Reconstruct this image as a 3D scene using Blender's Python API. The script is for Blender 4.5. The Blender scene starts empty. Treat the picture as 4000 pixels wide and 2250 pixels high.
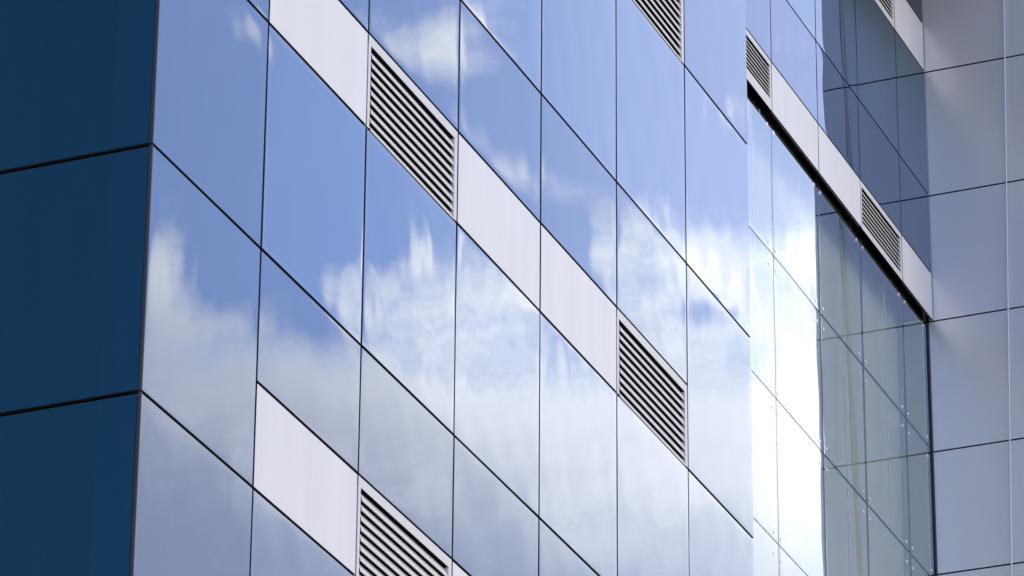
import bpy, math, random
from mathutils import Vector, Matrix

U = 1.8                                   # one facade module in metres
ZC = 8.49343                              # camera height below the datum transom, in modules
EYE = 1.65
scn = bpy.context.scene
COL = scn.collection
random.seed(11)


def Z(z):                                 # module height -> world metres
    return (z + ZC) * U + EYE


# ------------------------------------------------------------------ materials
def new_mat(name):
    m = bpy.data.materials.new(name)
    m.use_nodes = True
    m.node_tree.nodes.clear()
    return m, m.node_tree.nodes, m.node_tree.links


def out(nt, sh):
    o = nt.nodes.new('ShaderNodeOutputMaterial')
    nt.links.new(sh, o.inputs[0])


def plain(name, col, rough=0.5, metal=0.0, spec=0.5, var=0.0, scale=3.0, streak=0.0):
    m, N, L = new_mat(name)
    b = N.new('ShaderNodeBsdfPrincipled')
    b.inputs['Base Color'].default_value = (*col, 1)
    b.inputs['Roughness'].default_value = rough
    b.inputs['Metallic'].default_value = metal
    b.inputs['Specular IOR Level'].default_value = spec
    if var > 0:
        tc = N.new('ShaderNodeNewGeometry')
        mp = N.new('ShaderNodeMapping')
        mp.inputs['Scale'].default_value = (scale * 3, scale * 3, scale * 0.35)
        nz = N.new('ShaderNodeTexNoise')
        nz.inputs['Scale'].default_value = 1.0
        nz.inputs['Detail'].default_value = 5
        rp = N.new('ShaderNodeMapRange')
        rp.inputs['From Min'].default_value = 0.3
        rp.inputs['From Max'].default_value = 0.7
        rp.inputs['To Min'].default_value = 1 - var
        rp.inputs['To Max'].default_value = 1.0
        mx = N.new('ShaderNodeMixRGB')
        mx.blend_type = 'MULTIPLY'
        mx.inputs[0].default_value = 1
        mx.inputs[1].default_value = (*col, 1)
        L.new(tc.outputs['Position'], mp.inputs[0])
        L.new(mp.outputs[0], nz.inputs['Vector'])
        L.new(nz.outputs[0], rp.inputs[0])
        L.new(rp.outputs[0], mx.inputs[2])
        L.new(mx.outputs[0], b.inputs['Base Color'])
    out(m.node_tree, b.outputs[0])
    return m


def mirror_glass(name, body, tint, ior, rough=0.0, dirt=0.010):
    """coated glass: fresnel mirror over a dark body, with faint run-off streaks of dust"""
    m, N, L = new_mat(name)
    fr = N.new('ShaderNodeFresnel')
    fr.inputs['IOR'].default_value = ior
    gl = N.new('ShaderNodeBsdfGlossy')
    gl.inputs['Color'].default_value = (*tint, 1)
    gl.inputs['Roughness'].default_value = rough
    df = N.new('ShaderNodeBsdfDiffuse')
    df.inputs['Color'].default_value = (*body, 1)
    mx = N.new('ShaderNodeMixShader')
    L.new(fr.outputs[0], mx.inputs[0])
    L.new(df.outputs[0], mx.inputs[1])
    L.new(gl.outputs[0], mx.inputs[2])
    # dust
    ge = N.new('ShaderNodeNewGeometry')
    mp = N.new('ShaderNodeMapping')
    mp.inputs['Scale'].default_value = (5, 5, 0.6)
    nz = N.new('ShaderNodeTexNoise')
    nz.inputs['Scale'].default_value = 1.0
    nz.inputs['Detail'].default_value = 6
    nz.inputs['Roughness'].default_value = 0.65
    rp = N.new('ShaderNodeMapRange')
    rp.inputs['From Min'].default_value = 0.45
    rp.inputs['From Max'].default_value = 0.8
    rp.inputs['To Min'].default_value = dirt * 0.4
    rp.inputs['To Max'].default_value = dirt * 2.2
    d2 = N.new('ShaderNodeBsdfDiffuse')
    d2.inputs['Color'].default_value = (0.55, 0.54, 0.53, 1)
    m2 = N.new('ShaderNodeMixShader')
    L.new(ge.outputs['Position'], mp.inputs[0])
    L.new(mp.outputs[0], nz.inputs['Vector'])
    L.new(nz.outputs[0], rp.inputs[0])
    L.new(rp.outputs[0], m2.inputs[0])
    L.new(mx.outputs[0], m2.inputs[1])
    L.new(d2.outputs[0], m2.inputs[2])
    out(m.node_tree, m2.outputs[0])
    return m


def clear_glass(name, ior, trans, tint):
    m, N, L = new_mat(name)
    fr = N.new('ShaderNodeFresnel')
    fr.inputs['IOR'].default_value = ior
    gl = N.new('ShaderNodeBsdfGlossy')
    gl.inputs['Color'].default_value = (*tint, 1)
    gl.inputs['Roughness'].default_value = 0.0
    tr = N.new('ShaderNodeBsdfTransparent')
    tr.inputs['Color'].default_value = (*trans, 1)
    mx = N.new('ShaderNodeMixShader')
    L.new(fr.outputs[0], mx.inputs[0])
    L.new(tr.outputs[0], mx.inputs[1])
    L.new(gl.outputs[0], mx.inputs[2])
    out(m.node_tree, mx.outputs[0])
    return m


def see_through(name, col):
    m, N, L = new_mat(name)
    tr = N.new('ShaderNodeBsdfTransparent')
    tr.inputs['Color'].default_value = (*col, 1)
    out(m.node_tree, tr.outputs[0])
    return m


M = dict(
    vision=mirror_glass('vision glass', (0.005, 0.013, 0.022), (0.98, 0.99, 1.0), 2.1),
    vision_edge=mirror_glass('vision glass over spacer bar', (0.025, 0.033, 0.045), (0.98, 0.99, 1.0), 2.1),
    opaque=mirror_glass('back painted glass', (0.010, 0.011, 0.020), (0.92, 0.95, 0.97), 1.95),
    wing_vision=mirror_glass('tinted wing glass', (0.004, 0.011, 0.018), (0.95, 1.0, 1.0), 1.72),
    wing_opaque=mirror_glass('tinted wing spandrel glass', (0.004, 0.005, 0.009), (0.93, 0.95, 1.0), 1.68),
    navy=mirror_glass('navy glass', (0.0009, 0.0078, 0.0140), (0.26, 0.75, 0.84), 1.45, 0.05, 0.0012),
    navy_edge=mirror_glass('navy glass over frame', (0.0016, 0.0094, 0.0195), (0.26, 0.75, 0.84), 1.45, 0.05, 0.0012),
    white=plain('white aluminium panel', (0.51, 0.495, 0.485), 0.42, 0.0, 0.4, 0.08, 1.2),
    louver=plain('off white louver metal', (0.46, 0.45, 0.435), 0.45, 0.0, 0.4, 0.07, 2.0),
    edge=plain('dark panel edge', (0.03, 0.03, 0.033), 0.5, 0.0),
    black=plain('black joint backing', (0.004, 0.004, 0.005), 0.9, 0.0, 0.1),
    bronze=plain('dark bronze corner trim', (0.014, 0.011, 0.010), 0.6, 0.0, 0.3, 0.25, 2.0),
    grey=plain('grey metallic cladding', (0.69, 0.655, 0.645), 0.29, 0.50, 0.5, 0.04, 0.4),
    body=plain('dark concrete core', (0.05, 0.05, 0.055), 0.9),
    pane=clear_glass('point fixed clear glass', 1.95, (0.92, 0.94, 0.925), (0.97, 1.0, 0.99)),
    clear=see_through('inner glass face', (0.97, 0.99, 0.98)),
    silicone=plain('grey silicone', (0.035, 0.034, 0.065), 0.6, 0.0, 0.2),
    fin_edge=plain('pale green glass edge', (0.74, 0.86, 0.80), 0.3),
    steel=plain('satin steel', (0.66, 0.67, 0.67), 0.10, 1.0),
    blind=plain('pale interior screen', (0.58, 0.56, 0.515), 0.9, 0.0, 0.0),
    pole=plain('pale galvanised steel', (0.52, 0.54, 0.57), 0.45, 0.2),
    shade_slab=plain('slate shade slab', (0.12, 0.135, 0.18), 0.5),  # for the unseen slab added to shade the grey wing
    header=plain('dark header channel', (0.010, 0.010, 0.009), 0.5),
)


# ------------------------------------------------------------------ mesh helpers
class MB:
    def __init__(s):
        s.v, s.f, s.m, s.s = [], [], [], []

    def face(s, pts, mi=0, smooth=False):
        n = len(s.v)
        s.v += [tuple(p) for p in pts]
        s.f.append(tuple(range(n, n + len(pts))))
        s.m.append(mi)
        s.s.append(smooth)

    def box(s, a, b, mi=0):
        (x0, y0, z0), (x1, y1, z1) = a, b
        x0, x1 = sorted((x0, x1)); y0, y1 = sorted((y0, y1)); z0, z1 = sorted((z0, z1))
        p = [(x0, y0, z0), (x1, y0, z0), (x1, y1, z0), (x0, y1, z0), (x0, y0, z1), (x1, y0, z1), (x1, y1, z1), (x0, y1, z1)]
        for q in ((0, 3, 2, 1), (4, 5, 6, 7), (0, 1, 5, 4), (1, 2, 6, 5), (2, 3, 7, 6), (3, 0, 4, 7)):
            s.face([p[i] for i in q], mi)

    def tube(s, p0, p1, r, n=16, mi=0):
        p0, p1 = Vector(p0), Vector(p1)
        d = (p1 - p0).normalized()
        a = d.orthogonal().normalized()
        b = d.cross(a)
        base = len(s.v)
        for p in (p0, p1):
            for i in range(n):
                t = 2 * math.pi * i / n
                s.v.append(tuple(p + a * r * math.cos(t) + b * r * math.sin(t)))
        for i in range(n):
            j = (i + 1) % n
            s.f.append((base + i, base + j, base + n + j, base + n + i)); s.m.append(mi); s.s.append(True)
        s.f.append(tuple(base + i for i in reversed(range(n)))); s.m.append(mi); s.s.append(False)
        s.f.append(tuple(base + n + i for i in range(n))); s.m.append(mi); s.s.append(False)

    def build(s, name, mats, parent=None, loc=None):
        me = bpy.data.meshes.new(name)
        o = Vector(loc) if loc is not None else Vector((0, 0, 0))
        me.from_pydata([tuple(Vector(p) - o) for p in s.v], [], s.f)
        for m in (mats if isinstance(mats, (list, tuple)) else [mats]):
            me.materials.append(m)
        me.polygons.foreach_set('material_index', s.m)
        me.polygons.foreach_set('use_smooth', s.s)
        me.update()
        ob = bpy.data.objects.new(name, me)
        COL.objects.link(ob)
        place(ob, parent, o)
        return ob


ORG = {}


def place(ob, parent, world):
    ORG[ob.name] = Vector(world)
    if parent is not None:
        ob.parent = parent
        ob.location = Vector(world) - ORG[parent.name]
    else:
        ob.location = world


def thing(name, label, cat, loc):
    o = bpy.data.objects.new(name, None)
    COL.objects.link(o)
    o.empty_display_size = 0.5
    place(o, None, Vector(loc))
    o['label'] = label
    o['category'] = cat
    return o


def ticks(a, b, edge, n):
    """grid lines from a to b, dense near both ends"""
    L = b - a
    e = [0, 0.006, 0.014, 0.026, edge]
    e = [x for x in e if x < L * 0.3]
    t = [a + x for x in e] + [a + e[-1] + (L - 2 * e[-1]) * i / n for i in range(1, n)] + [b - x for x in reversed(e)]
    return t


def surf(rs, w, h, pil, nse, roll, tilt):
    """out-of-plane offset in metres of a sheet w x h: pillow + ripples + edge roll + tilt"""
    pw, ph = pil * rs.uniform(0.45, 1.0), pil * rs.uniform(0.45, 1.0)
    sg = rs.choice((-1, 1, 1))
    tx, tz = rs.uniform(-1, 1) * tilt, rs.uniform(-1, 1) * tilt
    wv = []
    for k in range(7):
        lx, lz = rs.uniform(0.22, 0.9), rs.uniform(0.5, 2.6)
        wv.append((2 * math.pi / lx * rs.choice((-1, 1)), 2 * math.pi / lz, rs.uniform(0, 6.3), nse * lx * rs.uniform(0.4, 1.0)))

    def f(x, z):
        a, b = 2 * x / w - 1, 2 * z / h - 1
        r = sg * (pw * (1 - a * a) + ph * (1 - b * b)) * 0.5
        r += tx * (x - w / 2) + tz * (z - h / 2)
        for kx, kz, p, am in wv:
            r += am * math.sin(kx * x + kz * z + p)
        d = min(x, w - x)
        e = min(z, h - z)
        r -= roll * (math.exp(-d / 0.035) + math.exp(-e / 0.035))
        return r
    return f


def panel(name, parent, axis, plane, a0, a1, z0, z1, mats, rs, gap=0.028, thick=0.035, pil=0.002, nse=0.0002,
          roll=0.0003, tilt=0.0008, nx=22, nz=30, border=0.0, band=None, border_mi=1, back_mi=None, edge_mi=2):
    """a cladding sheet; axis 'y': lies in plane y=plane facing -y, running along x; 'x': plane x=plane facing -x, along y"""
    g = gap / 2
    a0, a1, z0, z1 = a0 + g, a1 - g, z0 + g, z1 - g
    w, h = a1 - a0, z1 - z0
    f = surf(rs, w, h, pil, nse, roll, tilt)
    bd = border if border else 0.05
    A, B = ticks(0, w, bd, nx), ticks(0, h, bd, nz)
    if band:
        A = sorted(set(A + [band]))
    mb = MB()

    def P(a, z, o):
        return (a0 + a, plane - o, z0 + z) if axis == 'y' else (plane - o, a0 + a, z0 + z)
    na, nb = len(A), len(B)
    for z in B:
        for a in A:
            mb.v.append(P(a, z, f(a, z)))
    for j in range(nb - 1):
        for i in range(na - 1):
            q = (j * na + i, j * na + i + 1, (j + 1) * na + i + 1, (j + 1) * na + i)
            if axis == 'x':
                q = tuple(reversed(q))
            mi = 0
            ca, cz = (A[i] + A[i + 1]) / 2, (B[j] + B[j + 1]) / 2
            if border and (ca < border or ca > w - border or cz < border or cz > h - border):
                mi = border_mi
            if band and ca < band:
                mi = border_mi
            mb.f.append(q); mb.m.append(mi); mb.s.append(True)
    # sides and back
    ring = [(A[i], B[0]) for i in range(na)] + [(A[-1], B[j]) for j in range(1, nb)] + \
           [(A[i], B[-1]) for i in range(na - 2, -1, -1)] + [(A[0], B[j]) for j in range(nb - 2, 0, -1)]
    n = len(ring)
    for k in range(n):
        (p, q), (r, s) = ring[k], ring[(k + 1) % n]
        fc = [P(p, q, f(p, q)), P(p, q, -thick), P(r, s, -thick), P(r, s, f(r, s))]
        if axis == 'x':
            fc.reverse()
        mb.face(fc, edge_mi)
    fc = [P(0, 0, -thick), P(0, h, -thick), P(w, h, -thick), P(w, 0, -thick)]
    if axis == 'x':
        fc.reverse()
    mb.face(fc, edge_mi if back_mi is None else back_mi)
    return mb.build(name, mats, parent, P(w / 2, 0, 0))


def louver(parent, plane, a0, a1, z0, z1, n, top, bot, rs, gap=0.02):
    """pressed louver sheet: frame plate, hooded slats sloping out to a lip, black void behind"""
    g = gap / 2
    a0, a1, z0, z1 = a0 + g, a1 - g, z0 + g, z1 - g
    W, H = a1 - a0, z1 - z0
    lf, rf = 0.045, 0.06
    fm = MB()
    t = 0.034
    fm.box((a0, plane, z1 - top * H), (a1, plane + 0.004, z1))
    if bot > 0:
        fm.box((a0, plane, z0), (a1, plane + 0.004, z0 + bot * H))
    fm.box((a0, plane, z0 + bot * H), (a0 + lf, plane + t, z1 - top * H))
    fm.box((a1 - rf, plane, z0 + bot * H), (a1, plane + t, z1 - top * H))
    lv = MB()
    oz0, oz1 = z0 + bot * H, z1 - top * H
    p = (oz1 - oz0) / n
    proj = 0.036
    prof = [(0.0, 0.0), (0.10, 0.10), (0.34, 0.45), (0.62, 0.78), (0.90, 0.98), (1.0, 1.0)]
    for k in range(n):
        top_z = oz1 - (k + 0.0) * p - 0.012
        h = p * (1.0 if k < n - 1 else 0.92) - 0.0
        sx0, sx1 = a0 + lf + 0.022, a1 - rf - 0.003
        dz = rs.uniform(-0.0015, 0.0015)
        front = [(plane + 0.036 - proj * o, top_z - h * s + dz * s) for s, o in prof]
        back = [(y + 0.0025, z - 0.0005) for y, z in front]
        m = len(front)
        b = len(lv.v)
        for x in (sx0, sx1):
            for y, z in front:
                lv.v.append((x, y, z))
        for i in range(m - 1):
            lv.f.append((b + i, b + i + 1, b + m + i + 1, b + m + i)); lv.m.append(0); lv.s.append(True)
        b = len(lv.v)
        for x in (sx0, sx1):
            for y, z in back:
                lv.v.append((x, y, z))
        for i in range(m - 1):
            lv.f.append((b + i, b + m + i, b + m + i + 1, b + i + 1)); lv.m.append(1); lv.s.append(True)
        # rolled lip underneath
        y, z = front[-1]
        lv.face([(sx0, y, z), (sx0, y + 0.006, z - 0.003), (sx1, y + 0.006, z - 0.003), (sx1, y, z)], 0)
        yb, zb = back[-1]
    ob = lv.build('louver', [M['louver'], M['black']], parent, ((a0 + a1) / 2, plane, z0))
    fm.build('louver_frame', M['louver'], ob, ((a0 + a1) / 2, plane, z0))
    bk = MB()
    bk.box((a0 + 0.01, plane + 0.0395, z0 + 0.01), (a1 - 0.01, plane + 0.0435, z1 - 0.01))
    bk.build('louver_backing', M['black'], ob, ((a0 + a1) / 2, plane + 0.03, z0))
    return ob


# ------------------------------------------------------------------ camera
F, YAW, PITCH, ROLL = 11852.4822, 1.1759350803692317, 0.45015215328725083, 0.008321806166165797
CAM = Vector((-14.511993528946133 * U, -7.572088907886017 * U, EYE))
fw = Vector((math.sin(YAW) * math.cos(PITCH), math.cos(YAW) * math.cos(PITCH), math.sin(PITCH)))
r0 = Vector((math.cos(YAW), -math.sin(YAW), 0))
u0 = r0.cross(fw)
rt = r0 * math.cos(ROLL) + u0 * math.sin(ROLL)
up = u0 * math.cos(ROLL) - r0 * math.sin(ROLL)
cd = bpy.data.cameras.new('camera')
cd.sensor_width = 36
cd.lens = F / 2576 * 36
cd.clip_start = 0.5
cd.clip_end = 5000
cam = bpy.data.objects.new('camera', cd)
COL.objects.link(cam)
cam.matrix_world = Matrix(((rt.x, up.x, -fw.x, CAM.x), (rt.y, up.y, -fw.y, CAM.y), (rt.z, up.z, -fw.z, CAM.z), (0, 0, 0, 1)))
scn.camera = cam


def px(p):
    d = Vector(p) - CAM
    w = d.dot(fw)
    return 1288 + F * d.dot(rt) / w, 724.5 - F * d.dot(up) / w


def near_frame(pts, mg=300):
    q = [px(p) for p in pts]
    xs, ys = [a for a, b in q], [b for a, b in q]
    if max(xs) < -mg or min(xs) > 2576 + mg or max(ys) < -mg or min(ys) > 1449 + mg:
        return False
    # sample the quad
    for i in range(13):
        for j in range(13):
            a, b = i / 12, j / 12
            p = (Vector(pts[0]) * (1 - a) + Vector(pts[1]) * a) * (1 - b) + (Vector(pts[3]) * (1 - a) + Vector(pts[2]) * a) * b
            x, y = px(p)
            if -mg <= x <= 2576 + mg and -mg <= y <= 1449 + mg:
                return True
    return False


# ------------------------------------------------------------------ front block (facade A, side B)
TOP = Z(14.5)
front = thing('office_block', 'front glass office block with blue corner side and mirrored sky panels', 'building', (0, 0, 0))
XA = [0, .995, 1.996, 3.003, 4.003, 5.0, 5.993, 6.985]
HA = [-2.12, -1.06, 0, 1.052, 2.212, 3.373, 4.533, 5.69]
SP = {-1.06: -.594, 1.052: 1.518, 3.373: 3.839}     # spandrel bottom -> top
core = MB()
core.box((0.05, 0.05, 0.0), (6.985 * U - 0.02, 9 * U, TOP))
core.build('wall', M['black'], front, (3.5 * U, 4 * U, 0))
rs = random.Random(5)
gl = [M['vision'], M['vision_edge'], M['edge']]
go = [M['opaque'], M['opaque'], M['edge']]
wh = [M['white'], M['white'], M['edge']]
LOUV = {(1.052, 2), (1.052, 5), (-1.06, 2), (3.373, 5)}


def visible_y(plane, x0, x1, z0, z1):
    return near_frame([(x0 * U, plane, Z(z0)), (x1 * U, plane, Z(z0)), (x1 * U, plane, Z(z1)), (x0 * U, plane, Z(z1))])


PSEED = {}
for c in range(7):
    x0, x1 = XA[c], XA[c + 1]
    for k in range(len(HA) - 1):
        z0, z1 = HA[k], HA[k + 1]
        cells = []
        if c in (0, 6):
            win = (k % 2 == 0) and c == 6
            cells.append(('vision' if win else 'opaque', z0, z1))
        elif z0 in SP:
            cells.append(('spandrel', z0, SP[z0])); cells.append(('opaque', SP[z0], z1))
        elif k % 2 == 0 or True:
            cells.append(('vision', z0, z1))
        for kind, a, b in cells:
            if not visible_y(0, x0, x1, a, b):
                continue
            if kind == 'spandrel':
                if (a, c) in LOUV:
                    louver(front, 0.0, x0 * U, x1 * U, Z(a), Z(b), 9, 0.10, 0.0, rs)
                else:
                    panel('white_panel', front, 'y', 0.0, x0 * U, x1 * U, Z(a), Z(b), wh, rs, pil=0.0008, nse=0.00003, nx=8, nz=6, roll=0.0001)
            elif kind == 'vision':
                panel('window', front, 'y', 0.0, x0 * U, x1 * U, Z(a), Z(b), gl, rs, pil=0.0018, nse=0.00017, border=0.045, roll=0.0002, tilt=0.0015)
            else:
                panel('glass_panel', front, 'y', 0.0, x0 * U, x1 * U, Z(a), Z(b), go, rs, pil=0.0005, nse=0.00009, roll=0.0002, tilt=0.0015)
# dark blue side
for k in range(len(HA) - 1):
    a, b = HA[k], HA[k + 1]
    pts = [(0, 0, Z(a)), (0, 1.3 * U, Z(a)), (0, 1.3 * U, Z(b)), (0, 0, Z(b))]
    if not near_frame(pts):
        continue
    panel('side_panel', front, 'x', 0.0, 0.012, 1.33 * U, Z(a), Z(b), [M['navy'], M['navy_edge'], M['edge']], rs, gap=0.034, pil=0.001,
          nse=0.00006, band=0.165 * U, border_mi=1, nx=12, nz=16)
# corner trim, butted between the two sides
HV = [h for h in HA if -2.3 < h < 1.3]
for a, b in zip(HV[:-1], HV[1:]):
    tr = MB()
    zz0, zz1 = Z(a) + 0.006, Z(b) - 0.006
    tr.box((-0.003, -0.002, zz0), (0.009, 0.022, zz1))
    tr.build('corner_trim', M['bronze'], front, (0, 0, zz0))

# ------------------------------------------------------------------ recessed wing (facade C, glazing D)
D = 2.494
XC = [12.59, 13.60, 14.608, 15.664, 16.668, 17.697, 18.478]
HC = [7.828, 8.253, 8.968, 10.11, 10.563, 11.25]
wing = thing('recessed_wing', 'set-back wing with white band and louvers above tall bolted clear glazing', 'building', (12 * U, D * U, 0))
yd = D * U
yg = yd + 0.09
core = MB()
core.box((6.985 * U, yd + 0.05, Z(8.02)), (18.4 * U, 9 * U, TOP - 0.3))
core.box((6.985 * U, yd + 1.6 * U, 0), (18.4 * U, 9 * U, Z(8.02) - 0.003))
core.build('wall', M['black'], wing, (12 * U, D * U + 1, 0))
rows = [('spandrel', 7.828, 8.253), ('opaque', 8.253, 8.968), ('vision', 8.968, 10.11), ('spandrel', 10.11, 10.563), ('opaque', 10.563, 11.25)]
wgl = [M['wing_vision'], M['wing_vision'], M['edge']]
wgo = [M['wing_opaque'], M['wing_opaque'], M['edge']]
LC = {(7.828, 1), (7.828, 4), (10.11, 4)}
for c in range(6):
    x0, x1 = XC[c], XC[c + 1]
    for kind, a, b in rows:
        if not visible_y(yd, x0, x1, a, b):
            continue
        if kind == 'spandrel':
            if (a, c) in LC:
                louver(wing, yd, x0 * U, x1 * U, Z(a), Z(b), 8, 0.11, 0.21 if c == 1 else 0.12, rs)
            else:
                panel('white_panel', wing, 'y', yd, x0 * U, x1 * U, Z(a), Z(b), wh, rs, pil=0.0008, nse=0.00003, nx=8, nz=6, roll=0.0001)
        elif kind == 'vision':
            panel('window', wing, 'y', yd, x0 * U, x1 * U, Z(a), Z(b), wgl, rs, pil=0.0003, nse=0.00008, roll=0.0004, tilt=0.0002)
        else:
            panel('glass_panel', wing, 'y', yd, x0 * U, x1 * U, Z(a), Z(b), wgo, rs, pil=0.0003, nse=0.00013, roll=0.0004, tilt=0.0002)
ov = MB()  # added slab above the view, put in to darken the upper grey wall
ov.box((7.0 * U, 1.62 * U, Z(11.27)), (18.44 * U, yd - 0.002, Z(12.3)))
ov.build('added_shade_slab', M['shade_slab'], wing, (12 * U, 2 * U, Z(11.27)))
# header channel over the clear glazing
hd = MB()
hd.box((12 * U, yg + 0.05, Z(7.83)), (18.44 * U, yg + 0.12, Z(8.015)))
hd.build('header_channel', M['header'], wing, (15 * U, yd + 0.1, Z(7.70)))
hd = MB()
hd.box((18.466 * U, yg - 0.02, 0.05), (18.482 * U, yg + 0.03, Z(7.82)))
hd.build('edge_channel', M['header'], wing, (18.46 * U, yd + 0.1, 0.05))
# clear panes

XD = [12.67, 13.70, 14.72, 15.775, 16.785, 17.835, 18.462]
HD = [3.31, 4.42, 5.561, 6.708, 7.958]
pg = [M['pane'], M['pane'], M['silicone'], M['clear']]
panes = {}
for c in range(6):
    for k in range(4):
        if not visible_y(yg, XD[c], XD[c + 1], HD[k], HD[k + 1]):
            continue
        po = panel('clear_pane', wing, 'y', yg, XD[c] * U, XD[c + 1] * U, Z(HD[k]), Z(HD[k + 1]), pg, rs, gap=0.016, thick=0.02,
                   pil=0.0008, nse=0.00010, roll=0.00025, tilt=0.0002, back_mi=3)
        x0, x1, z0, z1 = XD[c] * U, XD[c + 1] * U, Z(HD[k]), Z(HD[k + 1])
        tb = 0.38 if k == 3 else 0.19
        for bx, bz in ((x0 + 0.10, z0 + 0.11), (x1 - 0.17, z0 + 0.11), (x0 + 0.10, z1 - tb), (x1 - 0.17, z1 - tb)):
            if not near_frame([(bx, yg, bz)] * 4, 20):
                continue
            bm = MB()
            bm.tube((bx, yg - 0.005, bz), (bx, yg + 0.03, bz), 0.024, 20)
            bm.tube((bx, yg - 0.007, bz), (bx, yg - 0.005, bz), 0.018, 20)
            bm.build('bolt', M['steel'], po, (bx, yg, bz))
jt = MB()
zs0, zs1 = Z(3.0), Z(7.74)
for x in XD[1:-1]:
    jt.box((x * U - 0.0075, yg + 0.004, zs0), (x * U + 0.0075, yg + 0.017, zs1))
for z in HD[1:-1]:
    for a, b in zip(XD[:-1], XD[1:]):
        jt.box((a * U + 0.008, yg + 0.004, Z(z) - 0.0075), (b * U - 0.008, yg + 0.017, Z(z) + 0.0075))
jt.build('silicone_seal', M['silicone'], wing, (15 * U, yg, zs0))
for x in XD[1:-1]:
    for a, b in zip([3.25] + HD[1:-1], HD[1:]):
        fn = MB()
        f0, f1 = yg + 0.03, yg + 0.27
        za, zb = Z(a) + 0.10, Z(b) - 0.10
        fn.box((x * U - 0.006, f0, za), (x * U + 0.006, f1 - 0.004, zb), 0)
        fn.box((x * U - 0.010, f1 - 0.002, za), (x * U + 0.010, f1 + 0.022, zb), 1)
        fn.build('glass_fin', [M['clear'], M['fin_edge']], wing, (x * U, f0, za))
bl = MB()
bl.box((12 * U, yg + 0.42, 0.05), (18.43 * U, yg + 0.46, Z(8.01)))
bl.box((18.40 * U, yg + 0.035, 0.05), (18.43 * U, yg + 0.415, Z(7.82)))
bl.build('interior_screen', M['blind'], wing, (15 * U, yd + 1.5 * U, 0.05))

# ------------------------------------------------------------------ grey clad wing E
XE = 18.487
YE0, YE1 = 1.60, 2.538
grey = thing('grey_wing', 'plain grey metal-clad wing projecting at the far end beside the recess', 'building', (20 * U, 2 * U, 0))
core = MB()
core.box((XE * U + 0.04, YE0 * U + 0.04, 0), (20.6 * U, 9 * U, TOP + 0.5))
core.build('wall', M['black'], grey, (22 * U, 4 * U, 0))
HE = [3.4, 4.50, 5.63, 6.684, 7.830, 8.964, 10.110, 11.24, 12.37]
gm = [M['grey'], M['grey'], M['edge']]
for a, b in zip(HE[:-1], HE[1:]):
    if not near_frame([(XE * U, YE0 * U, Z(a)), (XE * U, YE1 * U, Z(a)), (XE * U, YE1 * U, Z(b)), (XE * U, YE0 * U, Z(b))]):
        continue
    panel('grey_panel', grey, 'x', XE * U, YE0 * U, YE1 * U, Z(a), Z(b), gm, rs, gap=0.024, pil=0.001, nse=0.00004, roll=0.0001, nx=8, nz=10)
    panel('grey_panel', grey, 'y', YE0 * U, XE * U + 0.03, 20.6 * U, Z(a), Z(b), gm, rs, gap=0.024, pil=0.001, nse=0.00004, roll=0.0001, nx=8, nz=10)

# ------------------------------------------------------------------ slim pole in front of the grey wing
def pole_y(z):
    return 1.782 + (1.92 - 1.782) * (10.65 - z) / (10.65 - 5.528)


pm = MB()
zb, zt = -ZC - EYE / U + 0.0, 11.6
xp = (XE - 0.035) * U
pm.tube((xp, pole_y(zb) * U, Z(zb)), (xp, pole_y(zt) * U, Z(zt)), 0.012, 20)
pole = pm.build('steel_pole', M['pole'], None, (xp, pole_y(zb) * U, 0))
pole['label'] = 'slim pale steel pole rising in front of the grey clad wing'
pole['category'] = 'pole'

# ------------------------------------------------------------------ ground
gd = MB()
gd.face([(-1500, -1500, 0), (1500, -1500, 0), (1500, 1500, 0), (-1500, 1500, 0)])
g = gd.build('ground', plain('paving', (0.26, 0.25, 0.24), 0.9, 0, 0.2, 0.25, 0.8), None, (0, 0, 0))
g['kind'] = 'structure'

# ------------------------------------------------------------------ sky and sun
SUN_EL, SUN_AZ = math.radians(48), math.radians(50)      # azimuth from +y towards +x: behind the building
sd = bpy.data.lights.new('sun', 'SUN')
sd.energy = 3.0
sd.angle = math.radians(0.53)
sd.color = (1.0, 0.95, 0.88)
sun = bpy.data.objects.new('sun', sd)
COL.objects.link(sun)
sdir = Vector((math.sin(SUN_AZ) * math.cos(SUN_EL), math.cos(SUN_AZ) * math.cos(SUN_EL), math.sin(SUN_EL)))
sun.rotation_euler = (-sdir).to_track_quat('-Z', 'Y').to_euler()
sun.location = sdir * 60

w = bpy.data.worlds.new('World')
scn.world = w
w.use_nodes = True
N, L = w.node_tree.nodes, w.node_tree.links
N.clear()
sky = N.new('ShaderNodeTexSky')
sky.sky_type = 'NISHITA'
sky.sun_disc = False
sky.sun_elevation = SUN_EL
sky.sun_rotation = SUN_AZ
sky.air_density = 1.0
sky.dust_density = 0.6
sky.ozone_density = 1.5
tc = N.new('ShaderNodeTexCoord')
DIR = tc.outputs['Generated']


def val(x):
    return x


def mth(op, a, b=None, c=None, clamp=False):
    n = N.new('ShaderNodeMath')
    n.operation = op
    n.use_clamp = clamp
    for i, x in enumerate((a, b, c)):
        if x is None:
            continue
        if isinstance(x, (int, float)):
            n.inputs[i].default_value = x
        else:
            L.new(x, n.inputs[i])
    return n.outputs[0]


def dot(vec):
    n = N.new('ShaderNodeVectorMath')
    n.operation = 'DOT_PRODUCT'
    L.new(DIR, n.inputs[0])
    n.inputs[1].default_value = vec
    return n.outputs['Value']


def sstep(x, a, b):
    n = N.new('ShaderNodeMapRange')
    n.interpolation_type = 'SMOOTHSTEP'
    L.new(x, n.inputs[0])
    n.inputs[1].default_value = a
    n.inputs[2].default_value = b
    n.inputs[3].default_value = 0
    n.inputs[4].default_value = 1
    return n.outputs[0]


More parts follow.
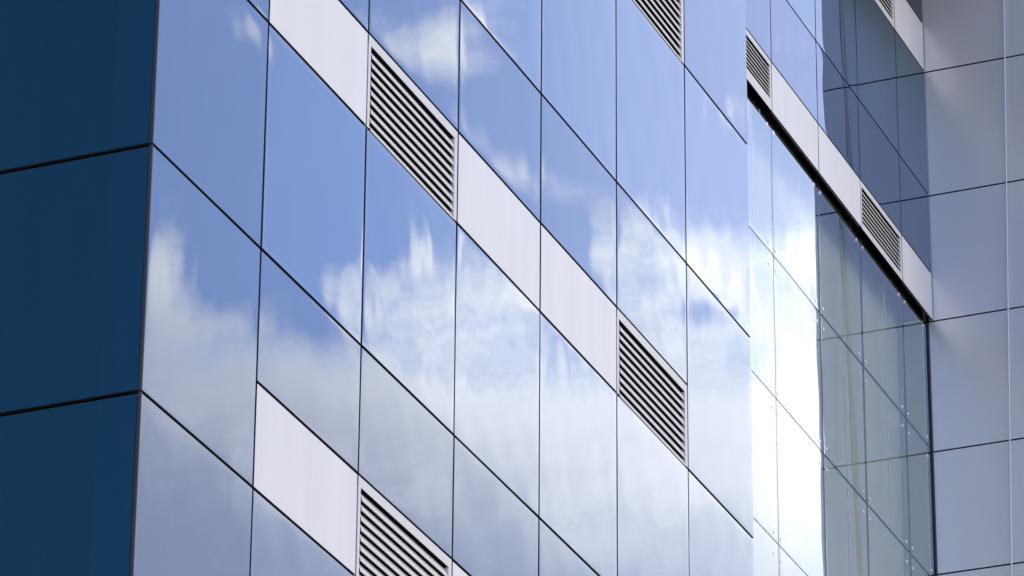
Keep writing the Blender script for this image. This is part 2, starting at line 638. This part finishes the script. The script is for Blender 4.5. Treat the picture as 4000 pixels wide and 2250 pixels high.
def noise(scale, detail, rough, off=(0, 0, 0), stretch=(1, 1, 1)):
    mp = N.new('ShaderNodeMapping')
    mp.inputs['Location'].default_value = off
    mp.inputs['Scale'].default_value = stretch
    L.new(DIR, mp.inputs[0])
    n = N.new('ShaderNodeTexNoise')
    n.inputs['Scale'].default_value = scale
    n.inputs['Detail'].default_value = detail
    n.inputs['Roughness'].default_value = rough
    L.new(mp.outputs[0], n.inputs['Vector'])
    return n.outputs[0]


# sky chart: tangent plane about one fixed point of the sky, in units of its own (x to the right, y down)
MIR = lambda v: (v.x, -v.y, v.z)
cw = dot(MIR(fw))
cx = mth('DIVIDE', dot(MIR(rt)), mth('MAXIMUM', cw, 0.05))
cy = mth('DIVIDE', dot(MIR(up)), mth('MAXIMUM', cw, 0.05))
SX = mth('MULTIPLY_ADD', cx, F / 1000, 1.288)
SY = mth('MULTIPLY_ADD', cy, -F / 1000, 0.7245)
inw = sstep(cw, 0.955, 0.985)

n_big = mth('SUBTRACT', noise(11, 4, 0.55, (3.1, 0.4, 0)), 0.5)
n_mid = mth('SUBTRACT', noise(42, 7, 0.62, (0.3, 1.7, 5)), 0.5)
n_fin = mth('SUBTRACT', noise(120, 6, 0.6, (7, 2, 1)), 0.5)
wobble = mth('ADD', mth('MULTIPLY', n_mid, 0.75), mth('MULTIPLY', n_fin, 0.10))


def blob(x, y, rx, ry, amp, sh=0.0):
    """soft elliptical puff on the sky chart"""
    dx = mth('SUBTRACT', SX, x)
    dy = mth('SUBTRACT', SY, y)
    if sh:
        dx = mth('MULTIPLY_ADD', dy, -sh, dx)
    a = mth('POWER', mth('DIVIDE', dx, rx), 2)
    b = mth('POWER', mth('DIVIDE', dy, ry), 2)
    return mth('MULTIPLY', mth('POWER', 2.71828, mth('MULTIPLY', mth('ADD', a, b), -1)), amp)


def total(lst):
    t = lst[0]
    for x in lst[1:]:
        t = mth('ADD', t, x)
    return t


# base bank: everything lower than about y=0.75 on the chart
cmb = N.new('ShaderNodeCombineXYZ')
L.new(mth('MULTIPLY_ADD', SY, -0.25, SX), cmb.inputs[0])
L.new(mth('MULTIPLY_ADD', SX, 0.2, mth('MULTIPLY', SY, 1.45)), cmb.inputs[1])


def chart_noise(scale, detail, rough, dist, z):
    n = N.new('ShaderNodeTexNoise')
    n.inputs['Scale'].default_value = scale
    n.inputs['Detail'].default_value = detail
    n.inputs['Roughness'].default_value = rough
    n.inputs['Distortion'].default_value = dist
    ad = N.new('ShaderNodeVectorMath')
    ad.operation = 'ADD'
    L.new(cmb.outputs[0], ad.inputs[0])
    ad.inputs[1].default_value = (z, z * 0.3, z)
    L.new(ad.outputs[0], n.inputs['Vector'])
    return mth('SUBTRACT', n.outputs[0], 0.5)


w_a = chart_noise(3.2, 8, 0.60, 0.35, 4.0)
w_b = chart_noise(9.0, 7, 0.62, 0.25, 1.3)
wobble = mth('ADD', mth('MULTIPLY', w_a, 1.25), mth('MULTIPLY', w_b, 0.48))
bank = mth('MULTIPLY', mth('SUBTRACT', SY, 0.76), 2.6)
bank = mth('MINIMUM', mth('MAXIMUM', bank, -0.50), 0.8)
puffs = total([
    blob(0.41, 0.67, 0.09, 0.14, 0.85), blob(0.61, 0.08, 0.06, 0.08, 0.75, 0.5), blob(1.03, 0.11, 0.12, 0.11, 0.75, 0.6),
    blob(1.16, 0.10, 0.06, 0.12, 0.45, 0.3), blob(1.21, 0.34, 0.06, 0.10, 0.60, 0.5), blob(1.31, 0.44, 0.05, 0.06, 0.5), blob(1.43, 0.48, 0.09, 0.06, 0.55),
    blob(0.60, 0.50, 0.04, 0.06, 0.35, 0.5), blob(0.90, 0.76, 0.06, 0.09, 0.45), blob(1.12, 0.60, 0.045, 0.09, 0.65), blob(1.00, 0.70, 0.10, 0.08, 0.35),
    blob(1.25, 0.68, 0.13, 0.12, 0.7), blob(1.53, 0.61, 0.06, 0.12, 0.6), blob(1.62, 0.56, 0.07, 0.08, 0.6), blob(1.77, 0.63, 0.16, 0.13, 0.8),
    blob(1.86, 0.27, 0.05, 0.08, 0.6), blob(1.26, 0.05, 0.13, 0.12, 0.50), blob(1.98, 0.08, 0.05, 0.09, 0.3, 0.5), blob(2.03, 0.25, 0.06, 0.10, 0.35),
    blob(2.03, 0.62, 0.06, 0.14, 0.7), blob(1.99, 0.42, 0.085, 0.16, 0.12),
    blob(0.58, 0.70, 0.09, 0.07, -0.45), blob(0.80, 0.80, 0.08, 0.06, -0.55), blob(0.78, 0.60, 0.16, 0.12, -0.5), blob(1.43, 0.66, 0.06, 0.09, -0.5),
    blob(1.76, 0.79, 0.06, 0.035, -0.7), blob(1.00, 0.45, 0.30, 0.10, -0.15),
])
dens_w = mth('ADD', mth('ADD', bank, puffs), wobble)
cov_c = sstep(dens_w, -0.25, 0.75)
haze = mth('MULTIPLY_ADD', sstep(SX, 0.85, 1.9), 0.22, 0.04)
haze = mth('ADD', haze, mth('MULTIPLY', mth('SUBTRACT', n_big, 0.0), 0.10), clamp=True)
cov_w = mth('MAXIMUM', mth('ADD', mth('MULTIPLY', cov_c, 0.93), mth('MULTIPLY', haze, mth('SUBTRACT', 1.0, cov_c))), 0.0, clamp=True)
# open sky elsewhere: broken cumulus, clearer to the left of the building
side = dot((-0.93, 0.15, 0.33))
dens_o = mth('ADD', mth('MULTIPLY', mth('ADD', mth('SUBTRACT', noise(2.2, 8, 0.58, (1, 2, 3)), 0.5), 0.20), 3.2), mth('MULTIPLY', sstep(side, 0.15, 0.65), -1.8))
cov_o = sstep(dens_o, -0.05, 0.45)
mixc = N.new('ShaderNodeMix')
mixc.data_type = 'FLOAT'
L.new(inw, mixc.inputs[0]); L.new(cov_o, mixc.inputs[2]); L.new(cov_w, mixc.inputs[3])
cover = mixc.outputs[0]

# cloud brightness: sunlit tops, greyer undersides lower down (left greyer than right)
low = mth('ADD', mth('SUBTRACT', SY, 0.93), mth('MULTIPLY', mth('SUBTRACT', 1.25, SX), 0.34))
shade_w = sstep(mth('ADD', low, mth('ADD', mth('MULTIPLY', w_a, 0.7), mth('MULTIPLY', w_b, 0.12))), -0.10, 0.75)
bright = sstep(mth('ADD', total([blob(1.72, 0.70, 0.35, 0.22, 0.6), blob(1.25, 0.85, 0.25, 0.2, 0.6), blob(2.0, 1.0, 0.12, 0.40, 0.7)]), mth('ADD', mth('MULTIPLY', w_a, 1.0), mth('MULTIPLY', w_b, 0.4))), 0.0, 1.0)
ramp = N.new('ShaderNodeMix')
ramp.data_type = 'RGBA'
ramp.inputs[6].default_value = (1.14, 1.17, 1.26, 1)
ramp.inputs[7].default_value = (0.41, 0.48, 0.71, 1)
shm = N.new('ShaderNodeMix'); shm.data_type = 'FLOAT'
L.new(inw, shm.inputs[0]); shm.inputs[2].default_value = 0.25; L.new(shade_w, shm.inputs[3])
L.new(shm.outputs[0], ramp.inputs[0])
br = N.new('ShaderNodeMix')
br.data_type = 'RGBA'
br.inputs[7].default_value = (1.36, 1.39, 1.46, 1)
L.new(mth('MULTIPLY', bright, inw), br.inputs[0])
L.new(ramp.outputs[2], br.inputs[6])

SKY = 0.15
sk = N.new('ShaderNodeVectorMath')
L.new(sky.outputs[0], sk.inputs[0])
sk.operation = 'MULTIPLY'
sk.inputs[1].default_value = (1.05, 1.07, 1.32)
cl = N.new('ShaderNodeVectorMath')
cl.operation = 'SCALE'
L.new(br.outputs[2], cl.inputs[0])
L.new(mth('MULTIPLY_ADD', inw, 0.20 / SKY, 0.80 / SKY), cl.inputs['Scale'])
cl2 = N.new('ShaderNodeMix')
cl2.data_type = 'RGBA'
cl2.blend_type = 'MULTIPLY'
cl2.inputs[0].default_value = 1
cl2.inputs[7].default_value = (1.0, 0.89, 0.70, 1)
L.new(cl.outputs[0], cl2.inputs[6])
cl3 = N.new('ShaderNodeMix')
cl3.data_type = 'RGBA'
L.new(inw, cl3.inputs[0]); L.new(cl2.outputs[2], cl3.inputs[6]); L.new(cl.outputs[0], cl3.inputs[7])
fin = N.new('ShaderNodeMix')
fin.data_type = 'RGBA'
L.new(cover, fin.inputs[0]); L.new(sk.outputs[0], fin.inputs[6]); L.new(cl3.outputs[2], fin.inputs[7])
bg = N.new('ShaderNodeBackground')
bg.inputs['Strength'].default_value = SKY
L.new(fin.outputs[2], bg.inputs[0])
wo = N.new('ShaderNodeOutputWorld')
L.new(bg.outputs[0], wo.inputs[0])
w.cycles.sampling_method = 'MANUAL'
w.cycles.sample_map_resolution = 1024

# ------------------------------------------------------------------ output
scn.view_settings.view_transform = 'Standard'
scn.view_settings.look = 'None'
scn.view_settings.exposure = 1.60
scn.view_settings.gamma = 1
scn.cycles.max_bounces = 10
scn.cycles.transparent_max_bounces = 16
scn.cycles.use_denoising = True
